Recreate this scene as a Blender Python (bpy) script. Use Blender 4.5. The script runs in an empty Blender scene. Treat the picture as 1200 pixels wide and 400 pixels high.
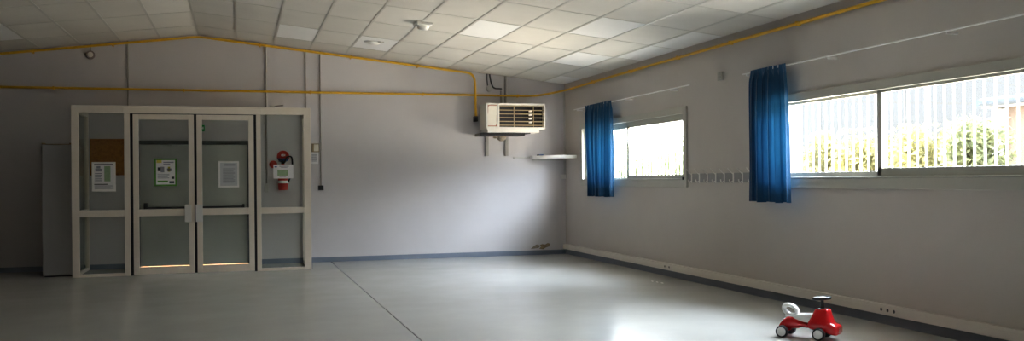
import bpy, bmesh, math, random
from mathutils import Vector, Matrix, noise
random.seed(7)
C = bpy.context.scene.collection
sc = bpy.context.scene
PI = math.pi

# ------------------------------------------------------------------ room dimensions (metres)
D = 16.571      # back wall
F = 15.259      # front plane of the glazed entrance
R = 5.948       # right wall
LW = -7.3       # left wall
NY = -4.0       # wall behind the viewer
XR, ZR = -0.655, 3.944        # ceiling ridge
TR, TL = 0.1074, 0.122        # slopes
def ceil_z(x): return ZR - (x - XR) * TR if x > XR else ZR - (XR - x) * TL

# ------------------------------------------------------------------ materials
def mat(name, col, rough=0.6, metal=0.0, var=0.0, scale=3.0, bump=0.0, bscale=60.0, spec=0.5, trans=0.0, sheen=0.0, coat=0.0):
    m = bpy.data.materials.new(name); m.use_nodes = True
    nt = m.node_tree; b = nt.nodes['Principled BSDF']
    b.inputs['Base Color'].default_value = (*col, 1)
    b.inputs['Roughness'].default_value = rough
    b.inputs['Metallic'].default_value = metal
    b.inputs['Specular IOR Level'].default_value = spec
    if coat: b.inputs['Coat Weight'].default_value = coat; b.inputs['Coat Roughness'].default_value = 0.08
    if sheen: b.inputs['Sheen Weight'].default_value = sheen
    tc = nt.nodes.new('ShaderNodeTexCoord')
    if var:
        n = nt.nodes.new('ShaderNodeTexNoise'); n.inputs['Scale'].default_value = scale
        n.inputs['Detail'].default_value = 6; n.inputs['Roughness'].default_value = 0.6
        nt.links.new(tc.outputs['Object'], n.inputs['Vector'])
        r = nt.nodes.new('ShaderNodeValToRGB')
        r.color_ramp.elements[0].position = 0.3; r.color_ramp.elements[1].position = 0.7
        r.color_ramp.elements[0].color = (*[max(0, c * (1 - var)) for c in col], 1)
        r.color_ramp.elements[1].color = (*[min(1, c * (1 + var)) for c in col], 1)
        nt.links.new(n.outputs['Fac'], r.inputs['Fac'])
        nt.links.new(r.outputs['Color'], b.inputs['Base Color'])
    if bump:
        n2 = nt.nodes.new('ShaderNodeTexNoise'); n2.inputs['Scale'].default_value = bscale; n2.inputs['Detail'].default_value = 3
        nt.links.new(tc.outputs['Object'], n2.inputs['Vector'])
        bp = nt.nodes.new('ShaderNodeBump'); bp.inputs['Strength'].default_value = bump; bp.inputs['Distance'].default_value = 0.01
        nt.links.new(n2.outputs['Fac'], bp.inputs['Height']); nt.links.new(bp.outputs['Normal'], b.inputs['Normal'])
    if trans:
        out = nt.nodes['Material Output']
        t = nt.nodes.new('ShaderNodeBsdfTranslucent'); t.inputs['Color'].default_value = (*[min(1, c * 1.2) for c in col], 1)
        mx = nt.nodes.new('ShaderNodeMixShader'); mx.inputs['Fac'].default_value = trans
        nt.links.new(b.outputs['BSDF'], mx.inputs[1]); nt.links.new(t.outputs['BSDF'], mx.inputs[2])
        nt.links.new(mx.outputs['Shader'], out.inputs['Surface'])
    return m

def glass(name, tint, gloss=0.25):
    m = bpy.data.materials.new(name); m.use_nodes = True
    nt = m.node_tree; nt.nodes.remove(nt.nodes['Principled BSDF'])
    out = nt.nodes['Material Output']
    t = nt.nodes.new('ShaderNodeBsdfTransparent'); t.inputs['Color'].default_value = (*tint, 1)
    g = nt.nodes.new('ShaderNodeBsdfGlossy'); g.inputs['Roughness'].default_value = 0.02
    lw = nt.nodes.new('ShaderNodeLayerWeight'); lw.inputs['Blend'].default_value = 0.5
    pw = nt.nodes.new('ShaderNodeMath'); pw.operation = 'POWER'; pw.inputs[1].default_value = 4.0
    nt.links.new(lw.outputs['Facing'], pw.inputs[0])
    mr = nt.nodes.new('ShaderNodeMapRange'); mr.inputs['To Min'].default_value = 0.015; mr.inputs['To Max'].default_value = gloss
    nt.links.new(pw.outputs[0], mr.inputs['Value'])
    mx = nt.nodes.new('ShaderNodeMixShader')
    nt.links.new(mr.outputs['Result'], mx.inputs['Fac'])
    nt.links.new(t.outputs['BSDF'], mx.inputs[1]); nt.links.new(g.outputs['BSDF'], mx.inputs[2])
    nt.links.new(mx.outputs['Shader'], out.inputs['Surface'])
    return m

def floor_mat():
    m = mat('floor_paint', (0.49, 0.485, 0.46), 0.22, var=0.06, scale=0.9, spec=0.5)
    nt = m.node_tree; b = nt.nodes['Principled BSDF']
    tc = nt.nodes.new('ShaderNodeTexCoord'); sp = nt.nodes.new('ShaderNodeSeparateXYZ')
    nt.links.new(tc.outputs['Object'], sp.inputs[0])
    a = nt.nodes.new('ShaderNodeMath'); a.operation = 'SUBTRACT'; a.inputs[1].default_value = 1.534
    nt.links.new(sp.outputs['X'], a.inputs[0])
    ab = nt.nodes.new('ShaderNodeMath'); ab.operation = 'ABSOLUTE'; nt.links.new(a.outputs[0], ab.inputs[0])
    lt = nt.nodes.new('ShaderNodeMath'); lt.operation = 'LESS_THAN'; lt.inputs[1].default_value = 0.0075
    nt.links.new(ab.outputs[0], lt.inputs[0])
    src = b.inputs['Base Color'].links[0].from_socket
    mx = nt.nodes.new('ShaderNodeMix'); mx.data_type = 'RGBA'
    nt.links.new(lt.outputs[0], mx.inputs['Factor']); nt.links.new(src, mx.inputs['A'])
    mx.inputs['B'].default_value = (0.06, 0.06, 0.058, 1)
    nt.links.new(mx.outputs['Result'], b.inputs['Base Color'])
    # faint scuffs change the sheen
    n = nt.nodes.new('ShaderNodeTexNoise'); n.inputs['Scale'].default_value = 2.2; n.inputs['Detail'].default_value = 8
    nt.links.new(tc.outputs['Object'], n.inputs['Vector'])
    mr = nt.nodes.new('ShaderNodeMapRange'); mr.inputs['To Min'].default_value = 0.15; mr.inputs['To Max'].default_value = 0.24
    nt.links.new(n.outputs['Fac'], mr.inputs['Value']); nt.links.new(mr.outputs['Result'], b.inputs['Roughness'])
    return m

M = dict(
    floor=floor_mat(),
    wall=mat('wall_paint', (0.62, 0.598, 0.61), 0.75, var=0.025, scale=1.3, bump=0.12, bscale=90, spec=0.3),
    wallfar=mat('unseen_wall_dark', (0.10, 0.088, 0.075), 0.75, var=0.08, scale=1.3),  # unseen walls, darkened to cut bounced light
    wallR=mat('side_wall_shaded', (0.54, 0.502, 0.465), 0.75, var=0.025, scale=1.3, bump=0.12, bscale=90, spec=0.3),  # wall paint darkened to show this wall as backlit
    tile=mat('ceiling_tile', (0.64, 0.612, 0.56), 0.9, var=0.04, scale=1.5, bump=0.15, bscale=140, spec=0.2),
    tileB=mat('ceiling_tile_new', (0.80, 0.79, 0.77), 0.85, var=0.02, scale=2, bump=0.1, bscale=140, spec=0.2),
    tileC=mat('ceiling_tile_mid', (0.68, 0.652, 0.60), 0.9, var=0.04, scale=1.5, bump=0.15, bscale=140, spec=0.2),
    grid=mat('grid_metal', (0.50, 0.475, 0.425), 0.4, metal=0.0, var=0.02),
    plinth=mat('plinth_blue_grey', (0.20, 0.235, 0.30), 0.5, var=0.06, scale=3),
    plinthR=mat('plinth_shaded', (0.165, 0.185, 0.23), 0.5, var=0.06, scale=3),  # plinth colour darkened for the shade under the trunking
    alu=mat('painted_aluminium', (0.80, 0.73, 0.64), 0.45, var=0.03, scale=5),
    casing=mat('window_casing', (0.47, 0.46, 0.405), 0.45, var=0.03, scale=5),
    winframe=mat('window_aluminium', (0.40, 0.395, 0.345), 0.4, var=0.03, scale=5),
    seal=mat('rubber_seal', (0.012, 0.012, 0.014), 0.6, var=0.1),
    glassE=glass('tinted_glass', (0.95, 0.965, 0.95)),
    glassW=glass('clear_glass', (0.97, 0.98, 0.98)),
    handle=mat('white_handle', (0.75, 0.74, 0.72), 0.35, var=0.02),
    extdoor=mat('steel_door', (0.56, 0.575, 0.54), 0.55, var=0.05, scale=2),
    extframe=mat('steel_door_frame', (0.15, 0.16, 0.16), 0.55, var=0.05, scale=2),
    dark=mat('dark_metal', (0.05, 0.052, 0.055), 0.45, var=0.1),
    black=mat('black_plastic', (0.015, 0.015, 0.017), 0.35, var=0.1),
    cork=mat('cork_board', (0.40, 0.18, 0.05), 0.85, var=0.25, scale=30),
    paper=mat('paper', (0.80, 0.79, 0.80), 0.8, var=0.02),
    papergrey=mat('sleeved_paper', (0.58, 0.60, 0.62), 0.35, var=0.03),
    ink=mat('print_grey', (0.30, 0.31, 0.36), 0.8, var=0.05),
    inkdark=mat('print_dark', (0.06, 0.07, 0.09), 0.8, var=0.05),
    inkgreen=mat('print_green', (0.33, 0.45, 0.28), 0.8, var=0.1, scale=20),
    green=mat('green_border', (0.10, 0.30, 0.05), 0.6, var=0.1),
    exitgreen=mat('exit_sign_green', (0.02, 0.42, 0.10), 0.5, var=0.05),
    yellowink=mat('print_yellow', (0.65, 0.55, 0.10), 0.7, var=0.05),
    chrome=mat('satin_metal', (0.85, 0.84, 0.82), 0.35, metal=0.0, var=0.03),
    cab=mat('cabinet_grey', (0.34, 0.335, 0.335), 0.55, var=0.03, scale=2),
    gas=mat('yellow_gas_pipe', (0.72, 0.42, 0.02), 0.45, var=0.12, scale=5),
    conduit=mat('grey_conduit', (0.36, 0.345, 0.32), 0.5, var=0.05),
    conduitL=mat('pale_conduit', (0.55, 0.54, 0.52), 0.5, var=0.04),
    white=mat('white_enamel', (0.78, 0.76, 0.72), 0.45, var=0.03, scale=4),
    cream=mat('cream_enamel', (0.74, 0.70, 0.62), 0.45, var=0.05, scale=5),
    stain=mat('rust_stain', (0.42, 0.20, 0.15), 0.7, var=0.3, scale=14),
    louvre=mat('louvre_tan', (0.36, 0.28, 0.165), 0.5, var=0.1, scale=8),
    red=mat('red_plastic', (0.62, 0.012, 0.016), 0.22, var=0.05, coat=0.5),
    redsign=mat('red_paint', (0.52, 0.04, 0.03), 0.45, var=0.05),
    bluesign=mat('blue_print', (0.03, 0.10, 0.32), 0.5, var=0.05),
    seat=mat('white_plastic', (0.83, 0.83, 0.80), 0.28, var=0.02, coat=0.3),
    tyre=mat('black_tyre', (0.014, 0.014, 0.016), 0.5, var=0.1),
    hub=mat('hub_grey_white', (0.88, 0.87, 0.83), 0.4, var=0.03),
    curtain=mat('blue_curtain', (0.008, 0.060, 0.135), 0.85, var=0.12, scale=9, trans=0.18, sheen=0.2),
    rod=mat('white_rod', (0.80, 0.79, 0.77), 0.4, var=0.02),
    hookboard=mat('rack_board_grey', (0.31, 0.305, 0.30), 0.6, var=0.04),
    hook=mat('hook_white', (0.74, 0.72, 0.68), 0.35, var=0.03),
    trunk=mat('trunking_cream', (0.70, 0.66, 0.60), 0.5, var=0.04, scale=3),
    plaster=mat('bare_plaster', (0.30, 0.22, 0.13), 0.9, var=0.35, scale=20),
    plasterW=mat('bare_cement', (0.33, 0.28, 0.22), 0.9, var=0.3, scale=25),
    chip=mat('paint_chip', (0.85, 0.82, 0.74), 0.8, var=0.05),
    ground=mat('sunlit_concrete', (0.60, 0.54, 0.46), 0.9, var=0.08, scale=1.0),
    glowground=mat('orange_glow_ground', (0.42, 0.18, 0.05), 0.8, var=0.1, scale=3),  # orange chosen to tint the light leaking under the outside doors
    bars=mat('white_bars', (0.86, 0.87, 0.87), 0.5, var=0.02),
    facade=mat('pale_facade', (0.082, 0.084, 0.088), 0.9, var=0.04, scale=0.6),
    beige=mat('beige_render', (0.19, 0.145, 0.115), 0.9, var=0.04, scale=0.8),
    roofblue=mat('blue_grey_gutter', (0.07, 0.085, 0.105), 0.6, var=0.05),
    rooftile=mat('roof_tile', (0.22, 0.12, 0.09), 0.8, var=0.15, scale=5),
    outwhite=mat('white_render', (0.34, 0.33, 0.32), 0.9, var=0.03),
    pinkpost=mat('pale_wood', (0.26, 0.215, 0.20), 0.9, var=0.08, scale=6),
    stem=mat('shrub_stem', (0.12, 0.09, 0.05), 0.9, var=0.1),
)
def leafmat(name, c1, c2):  # leaf tones paled to imitate hazy glare
    m = mat(name, c1, 0.7, var=0.2, scale=4, trans=0.45)
    nt = m.node_tree
    r = [n for n in nt.nodes if n.type == 'VALTORGB'][0]
    r.color_ramp.elements[0].color = (*c1, 1); r.color_ramp.elements[1].color = (*c2, 1)
    t = [n for n in nt.nodes if n.type == 'BSDF_TRANSLUCENT'][0]
    nt.links.new(r.outputs['Color'], t.inputs['Color'])
    return m
M['leafY'] = leafmat('yellow_green_leaves', (0.20, 0.195, 0.10), (0.40, 0.36, 0.15))
M['leafG'] = leafmat('green_leaves', (0.17, 0.19, 0.115), (0.31, 0.325, 0.17))
M['leafP'] = leafmat('pale_leaves', (0.19, 0.22, 0.12), (0.34, 0.36, 0.20))

# ------------------------------------------------------------------ mesh builder
class MB:
    def __init__(s): s.v = []; s.f = []; s.mi = []
    def add(s, vs, fs, mi=0):
        o = len(s.v); s.v += [tuple(v) for v in vs]
        s.f += [[o + i for i in f] for f in fs]; s.mi += [mi] * len(fs)
        return s
    def bm(s, b, mi=0):
        b.verts.index_update()
        s.add([v.co[:] for v in b.verts], [[v.index for v in f.verts] for f in b.faces], mi); b.free(); return s
    def box(s, x0, x1, y0, y1, z0, z1, bev=0.0, mi=0, seg=2):
        if x1 < x0: x0, x1 = x1, x0
        if y1 < y0: y0, y1 = y1, y0
        if z1 < z0: z0, z1 = z1, z0
        b = bmesh.new(); bmesh.ops.create_cube(b, size=1)
        for v in b.verts:
            v.co = Vector(((x0 + x1) / 2 + v.co.x * (x1 - x0), (y0 + y1) / 2 + v.co.y * (y1 - y0), (z0 + z1) / 2 + v.co.z * (z1 - z0)))
        if bev: bmesh.ops.bevel(b, geom=b.edges[:], offset=bev, segments=seg, affect='EDGES', profile=0.5)
        return s.bm(b, mi)
    def lathe(s, c, ax, prof, n=24, mi=0):
        """revolve (radius, height) profile around axis ax through c"""
        c = Vector(c); ax = Vector(ax).normalized()
        u = ax.orthogonal().normalized(); w = ax.cross(u)
        vs = []; fs = []
        for r, h in prof:
            for k in range(n):
                a = 2 * PI * k / n
                vs.append(c + ax * h + (u * math.cos(a) + w * math.sin(a)) * max(r, 1e-5))
        for i in range(len(prof) - 1):
            for k in range(n):
                k2 = (k + 1) % n
                fs.append([i * n + k, i * n + k2, (i + 1) * n + k2, (i + 1) * n + k])
        fs.append(list(range(n))[::-1]); m = (len(prof) - 1) * n; fs.append([m + k for k in range(n)])
        return s.add(vs, fs, mi)
    def cyl(s, p0, p1, r, n=16, mi=0):
        p0 = Vector(p0); p1 = Vector(p1); L = (p1 - p0).length; e = min(r * 0.15, L * 0.2)
        return s.lathe(p0, p1 - p0, [(r - e, 0), (r, e), (r, L - e), (r - e, L)], n, mi)
    def tube(s, pts, r, n=12, closed=False, mi=0, flat=1.0):
        pts = [Vector(p) for p in pts]; N = len(pts); vs = []; fs = []; prev = None
        for i, p in enumerate(pts):
            if closed: t = pts[(i + 1) % N] - pts[i - 1]
            else: t = pts[min(i + 1, N - 1)] - pts[max(i - 1, 0)]
            t.normalize()
            if prev is None: u = t.orthogonal().normalized()
            else: u = (prev - t * prev.dot(t)).normalized()
            prev = u; w = t.cross(u)
            rr = r[i] if isinstance(r, (list, tuple)) else r
            for k in range(n):
                a = 2 * PI * k / n; vs.append(p + (u * math.cos(a) + w * math.sin(a) * flat) * rr)
        m = N if closed else N - 1
        for i in range(m):
            j = (i + 1) % N
            for k in range(n):
                k2 = (k + 1) % n
                fs.append([i * n + k, i * n + k2, j * n + k2, j * n + k])
        if not closed: fs.append(list(range(n))[::-1]); fs.append([(N - 1) * n + k for k in range(n)])
        return s.add(vs, fs, mi)
    def loft(s, rings, mi=0):
        n = len(rings[0]); vs = [v for r in rings for v in r]; fs = []
        for i in range(len(rings) - 1):
            for k in range(n):
                k2 = (k + 1) % n
                fs.append([i * n + k, i * n + k2, (i + 1) * n + k2, (i + 1) * n + k])
        fs.append(list(range(n))[::-1]); m = (len(rings) - 1) * n; fs.append([m + k for k in range(n)])
        return s.add(vs, fs, mi)
    def build(s, name, mats, parent=None, smooth=False, bevel=0):
        me = bpy.data.meshes.new(name); me.from_pydata(s.v, [], s.f)
        if not isinstance(mats, (list, tuple)): mats = [mats]
        for m in mats: me.materials.append(m)
        for p, i in zip(me.polygons, s.mi): p.material_index = i
        b = bmesh.new(); b.from_mesh(me); bmesh.ops.recalc_face_normals(b, faces=b.faces[:]); b.to_mesh(me); b.free()
        o = bpy.data.objects.new(name, me); C.objects.link(o)
        if smooth:
            for p in me.polygons: p.use_smooth = True
            try: me.set_sharp_from_angle(angle=math.radians(42))
            except Exception: pass
        if parent is not None:
            o.parent = parent; o.matrix_parent_inverse = parent.matrix_basis.inverted()
        return o

def fillet(pts, r, n=6):
    pts = [Vector(p) for p in pts]; out = [pts[0]]
    for i in range(1, len(pts) - 1):
        a, b, c = pts[i - 1], pts[i], pts[i + 1]
        d1 = (a - b); d2 = (c - b); q = min(r, d1.length * 0.45, d2.length * 0.45)
        p1 = b + d1.normalized() * q; p2 = b + d2.normalized() * q
        for k in range(n + 1):
            t = k / n; out.append(p1 * (1 - t) ** 2 + b * 2 * t * (1 - t) + p2 * t ** 2)
    return out + [pts[-1]]

def tag(o, label, cat, group=None):
    o['label'] = label; o['category'] = cat
    if group: o['group'] = group
    return o
def thing(name, loc, label, cat, rz=0.0, group=None):
    o = bpy.data.objects.new(name, None); C.objects.link(o); o.location = loc; o.rotation_euler.z = rz
    o.empty_display_size = 0.1
    return tag(o, label, cat, group)
def structure(o): o['kind'] = 'structure'; return o
def sempty(name, loc):
    o = bpy.data.objects.new(name, None); C.objects.link(o); o.location = loc; o.empty_display_size = 0.1
    return structure(o)

# ================================================================== ROOM SHELL
T = 0.2
fl = MB().box(LW - T, R + T, NY - T, D + T - 0.001, -0.2, 0).build('floor', M['floor']); structure(fl)
m = MB()
for x, y, sx, sy in [(5.452, 11.675, .012, .03), (5.47, 11.56, .012, .03), (5.488, 11.44, .015, .032)]:
    m.add([(x - sx, y - sy, .0008), (x + sx, y - sy * .8, .0008), (x + sx * .9, y + sy, .0008), (x - sx * .7, y + sy * .9, .0008)], [[0, 1, 2, 3]])
m.build('paint_chip', M['chip'], fl)

# back wall with an opening for the outside doors
XD0, XD1, ZD = -1.64, 0.15, 2.11
def gable_piece(x0, x1, z0, y0, y1, mbd):
    xs = [x0] + ([XR] if x0 < XR < x1 else []) + [x1]
    top = [(x, ceil_z(x) + 0.02) for x in xs]
    poly = [(x0, z0), (x1, z0)] + top[::-1]
    n = len(poly)
    vs = [(x, y0, z) for x, z in poly] + [(x, y1, z) for x, z in poly]
    fs = [list(range(n)), list(range(n, 2 * n))[::-1]] + [[i, (i + 1) % n, n + (i + 1) % n, n + i] for i in range(n)]
    mbd.add(vs, fs)
m = MB()
gable_piece(LW - T, XD0, -0.0, D, D + T, m); gable_piece(XD0, XD1, ZD, D, D + T, m); gable_piece(XD1, R + T, -0.0, D, D + T, m)
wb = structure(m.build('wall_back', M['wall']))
# peeled plaster patch low on the back wall
for j, (pts, key) in enumerate([
    ([(5.24, .115), (5.27, .135), (5.30, .16), (5.345, .19), (5.39, .195), (5.43, .165), (5.40, .13), (5.33, .118)], 'plasterW'),
    ([(5.41, .115), (5.45, .15), (5.42, .18), (5.47, .20), (5.53, .19), (5.58, .215), (5.625, .205), (5.61, .15), (5.55, .135), (5.49, .10)], 'plaster')]):
    MB().add([(x, D - 0.002 - j * .001, z) for x, z in pts], [list(range(len(pts)))[::-1]]).build('peeled_patch', M[key], wb)
m = MB(); gable_piece(LW - T, R + T, 0, NY - T, NY, m); structure(m.build('wall_front', M['wallfar']))
m = MB().box(LW - T, LW, NY, D, 0, ceil_z(LW) + .02); structure(m.build('wall_left', M['wallfar']))

# right wall with three window openings
WIN = [(11.562, 15.66, 1.316, 2.402), (5.52, 9.62, 1.322, 2.338)]
HC = ceil_z(R) + .02
m = MB()
yy = [NY] + sorted(sum([[w[0], w[1]] for w in WIN], [])) + [D]
for i in range(0, len(yy), 2): m.box(R, R + T, yy[i], yy[i + 1], 0, HC)
for a, b, z0, z1 in WIN:
    m.box(R, R + T, a, b, 0, z0); m.box(R, R + T, a, b, z1, HC)
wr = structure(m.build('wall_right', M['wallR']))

# ceiling: two slopes, one quad per tile
PIT = 0.616; ROW = 1.26; Y0 = 15.57
ys = [D]; y = Y0
while y > NY: ys.append(y); y -= ROW
ys.append(NY)
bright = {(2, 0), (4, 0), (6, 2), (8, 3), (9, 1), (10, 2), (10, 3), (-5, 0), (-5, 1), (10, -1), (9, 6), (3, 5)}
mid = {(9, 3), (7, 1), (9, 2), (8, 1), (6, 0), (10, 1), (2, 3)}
m = MB()
cols = []
k = 0
while XR + k * PIT < R: cols.append((k, XR + k * PIT, min(XR + (k + 1) * PIT, R))); k += 1
k = 0
while XR - k * PIT > LW: cols.append((-(k + 1), max(XR - (k + 1) * PIT, LW), XR - k * PIT)); k += 1
for ci, xa, xb in cols:
    for r in range(len(ys) - 1):
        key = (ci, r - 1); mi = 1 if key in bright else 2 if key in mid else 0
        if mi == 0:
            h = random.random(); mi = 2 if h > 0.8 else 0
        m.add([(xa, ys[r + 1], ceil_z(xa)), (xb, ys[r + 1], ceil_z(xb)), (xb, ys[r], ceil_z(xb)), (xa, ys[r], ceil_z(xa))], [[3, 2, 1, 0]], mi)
# solid backing above
for xa, xb in ((LW - T, XR), (XR, R + T)):
    za, zb = ceil_z(xa) + .05, ceil_z(xb) + .05
    m.add([(xa, NY - T, za), (xb, NY - T, zb), (xb, D + T, zb), (xa, D + T, za),
           (xa, NY - T, za + .2), (xb, NY - T, zb + .2), (xb, D + T, zb + .2), (xa, D + T, za + .2)],
          [[0, 1, 2, 3], [4, 5, 6, 7], [0, 1, 5, 4], [2, 3, 7, 6], [0, 3, 7, 4], [1, 2, 6, 5]])
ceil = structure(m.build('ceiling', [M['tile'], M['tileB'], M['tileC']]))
m = MB()
def sbar(x, hw, y0, y1, dz):      # runs along y under the ceiling
    za, zb = ceil_z(x - hw), ceil_z(x + hw)
    m.add([(x - hw, y0, za - dz), (x + hw, y0, zb - dz), (x + hw, y1, zb - dz), (x - hw, y1, za - dz),
           (x - hw, y0, za), (x + hw, y0, zb), (x + hw, y1, zb), (x - hw, y1, za)],
          [[0, 1, 2, 3], [0, 1, 5, 4], [2, 3, 7, 6], [0, 3, 7, 4], [1, 2, 6, 5]])
for ci, xa, xb in cols:
    if xa > LW + .01: sbar(xa if xa > LW else xb, 0.016, NY, D, 0.005)
def cbar(y, hw, x0, x1, dz):
    za, zb = ceil_z(x0), ceil_z(x1)
    m.add([(x0, y - hw, za - dz), (x1, y - hw, zb - dz), (x1, y + hw, zb - dz), (x0, y + hw, za - dz),
           (x0, y - hw, za), (x1, y - hw, zb), (x1, y + hw, zb), (x0, y + hw, za)],
          [[0, 1, 2, 3], [0, 1, 5, 4], [2, 3, 7, 6], [0, 3, 7, 4], [1, 2, 6, 5]])
for y in ys[1:-1]:
    cbar(y, 0.007, XR, R, 0.003); cbar(y, 0.007, LW, XR, 0.003)
structure(m.build('trim_1', M['grid']))

# skirtings
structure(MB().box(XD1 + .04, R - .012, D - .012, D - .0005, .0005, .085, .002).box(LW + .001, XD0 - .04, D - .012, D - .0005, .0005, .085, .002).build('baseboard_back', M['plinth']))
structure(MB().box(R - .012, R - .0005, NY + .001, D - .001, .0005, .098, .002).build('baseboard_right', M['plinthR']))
structure(MB().box(LW + .0005, LW + .012, NY + .001, D - .013, .0005, .085, .002).build('baseboard_left', M['plinth']))

# ================================================================== WINDOWS
def window(n, a, b, z0, z1, gz0, gz1):
    w = sempty('window_%d' % n, (R, (a + b) / 2, z0))
    mid_y = (a + b) / 2; cw = 0.075
    # casing lies on the wall face and lines the reveal
    m = MB(); p = 0.03; o = .02
    m.box(R - p, R - .0005, a - o, a + cw, z0 - o, z1 + o, .003).box(R - p, R - .0005, b - cw, b + o, z0 - o, z1 + o, .003)
    m.box(R - p, R - .0005, a + cw, b - cw, z1 - cw, z1 + o, .003).box(R - p, R - .0005, a + cw, b - cw, z0 - o, z0 + .085, .003)
    m.box(R + .0, R + .1, a + .0005, a + cw - .012, z0, z1).box(R + .0, R + .1, b - cw + .012, b - .0005, z0, z1)
    m.box(R + .0, R + .1, a + cw, b - cw, z1 - cw + .012, z1 - .0005).box(R + .0, R + .1, a + cw, b - cw, z0 + .0005, z0 + .073)
    m.build('frame', M['casing'], w)
    MB().box(R - .035, R + .02, a + .05, b - .05, z0 + .083, z0 + .103, .004).box(R + .1, R + T + .05, a, b, z0 + .03, z0 + .06, .003).build('sill', M['winframe'], w)
    for k, (s0, s1, xo) in enumerate([(a + cw - .0115, mid_y + .03, R + .005), (mid_y - .03, b - cw + .0115, R + .045)]):
        t = .062 if k == 0 else .072
        f0 = z0 + .0735; f1 = z1 - cw + .0115
        m = MB()
        m.box(xo, xo + .035, s0, s0 + t, f0, f1, .004).box(xo, xo + .035, s1 - t, s1, f0, f1, .004)
        m.box(xo, xo + .035, s0, s1, f0, gz0 + (0 if k == 0 else -.03), .004)
        m.box(xo, xo + .035, s0, s1, gz1, f1, .004)
        sa = m.build('sash', M['winframe'], w)
        MB().box(xo + .015, xo + .019, s0 + t - .006, s1 - t + .006, gz0 - .04, gz1 + .005).build('pane', M['glassW'], sa)
    h = MB().cyl((R - .02, a + .062, z0 + .11), (R - .02, a + .062, z1 - .09), .0045)
    h.build('sash_rod', M['conduit'], w, True)
    MB().box(R - .045, R - .012, a + .045, a + .085, z0 + .085, z0 + .125, .006).build('catch', M['black'], w)
    return w
window(1, *WIN[0], 1.475, 2.235)
window(2, *WIN[1], 1.505, 2.235)

# ================================================================== GLAZED ENTRANCE
ve = thing('glazed_entrance_lobby', (-.675, (F + D) / 2, 0), 'glazed entrance lobby with beige metal frames standing against the back wall', 'entrance')
ft = .06   # frame thickness
XL, XRr, ZT = -2.447, 1.103, 2.62
posts = [(-2.447, -2.345), (-1.706, -1.622), (.252, .322), (.993, 1.103)]
for a, b in posts: MB().box(a, b, F, F + ft, 0.0005, ZT - .1, .004).build('post', M['alu'], ve)
MB().box(XL, XRr, F, F + ft, ZT - .115, ZT, .004).box(posts[1][0] - .02, posts[2][1] + .02, F - .012, F + .01, ZT - .118, ZT - .03, .004).build('top_rail', M['alu'], ve)
for x0, x1 in ((posts[0][1], posts[1][0]), (posts[2][1], posts[3][0])):
    MB().box(x0, x1, F + .003, F + ft - .003, .916, 1.016, .003).build('mid_rail', M['alu'], ve)
    MB().box(x0, x1, F + .003, F + ft - .003, .0005, .045, .003).build('bottom_rail', M['alu'], ve)
    MB().box(x0 - .004, x1 + .004, F + .027, F + .033, .04, .92).build('lower_pane', M['glassE'], ve)
    MB().box(x0 - .004, x1 + .004, F + .027, F + .033, 1.01, ZT - .11).build('upper_pane', M['glassE'], ve)
for x0, x1 in ((XL, XL + .055), (XRr - .055, XRr)):
    m = MB()
    m.box(x0, x1, D - .06, D - .0135, .0005, ZT, .003); m.box(x0, x1, F + ft, D - .06, ZT - .1, ZT, .003)
    m.box(x0 + .004, x1 - .004, F + ft, D - .06, .925, 1.005, .003); m.box(x0, x1, F + ft, D - .06, .0005, .045, .003)
    sf = m.build('side_frame', M['alu'], ve)
    xc = (x0 + x1) / 2
    MB().box(xc - .003, xc + .003, F + ft - .002, D - .058, .04, ZT - .095).build('side_pane', M['glassE'], sf)
MB().box(XL + .002, XRr - .002, F + ft - .002, D - .062, ZT - .03, ZT - .004).build('roof_panel', M['alu'], ve)
MB().box(-1.622, -1.580, F + .01, F + .05, .001, ZT - .115).box(-.689, -.651, F + .015, F + .05, .012, 2.49).box(.214, .252, F + .01, F + .05, .001, ZT - .115).box(-1.6, .23, F + .02, F + .05, 2.49, ZT - .114).build('seal', M['seal'], ve)

def leaf(n, x0, x1, hx0, hx1):
    d = sempty('door_%d' % n, ((x0 + x1) / 2, F + .03, 0))
    y0, y1 = F - .002, F + .045; z0, z1 = .012, 2.492; s = .082
    m = MB()
    m.box(x0, x0 + s, y0, y1, z0, z1, .004).box(x1 - s, x1, y0, y1, z0, z1, .004)
    m.box(x0 + s, x1 - s, y0, y1, z1 - s, z1, .004).box(x0 + s, x1 - s, y0, y1, z0, .128, .004).box(x0 + s, x1 - s, y0, y1, .912, 1.020, .004)
    fr = m.build('door_frame', M['alu'], d)
    MB().box(x0 + s - .005, x1 - s + .005, F + .018, F + .024, .12, .92).build('lower_pane', M['glassE'], d)
    MB().box(x0 + s - .005, x1 - s + .005, F + .018, F + .024, 1.012, z1 - s + .006).build('upper_pane', M['glassE'], d)
    m = MB().box(hx0, hx1, F - .062, F - .05, .812, 1.083, .005)
    xe = hx0 + .02 if n == 2 else hx1 - .02
    m.box(hx0 + .012, hx1 - .012, F - .052, F - .001, .84, .875, .004).box(hx0 + .012, hx1 - .012, F - .052, F - .001, 1.02, 1.055, .004)
    m.box(xe - .012, xe + .012, F - .056, F - .001, .812, 1.083, .004)
    m.build('pull_handle', M['handle'], d)
    return d
leaf(1, -1.580, -.689, -.831, -.732)
leaf(2, -.651, .214, -.669, -.565)

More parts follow.
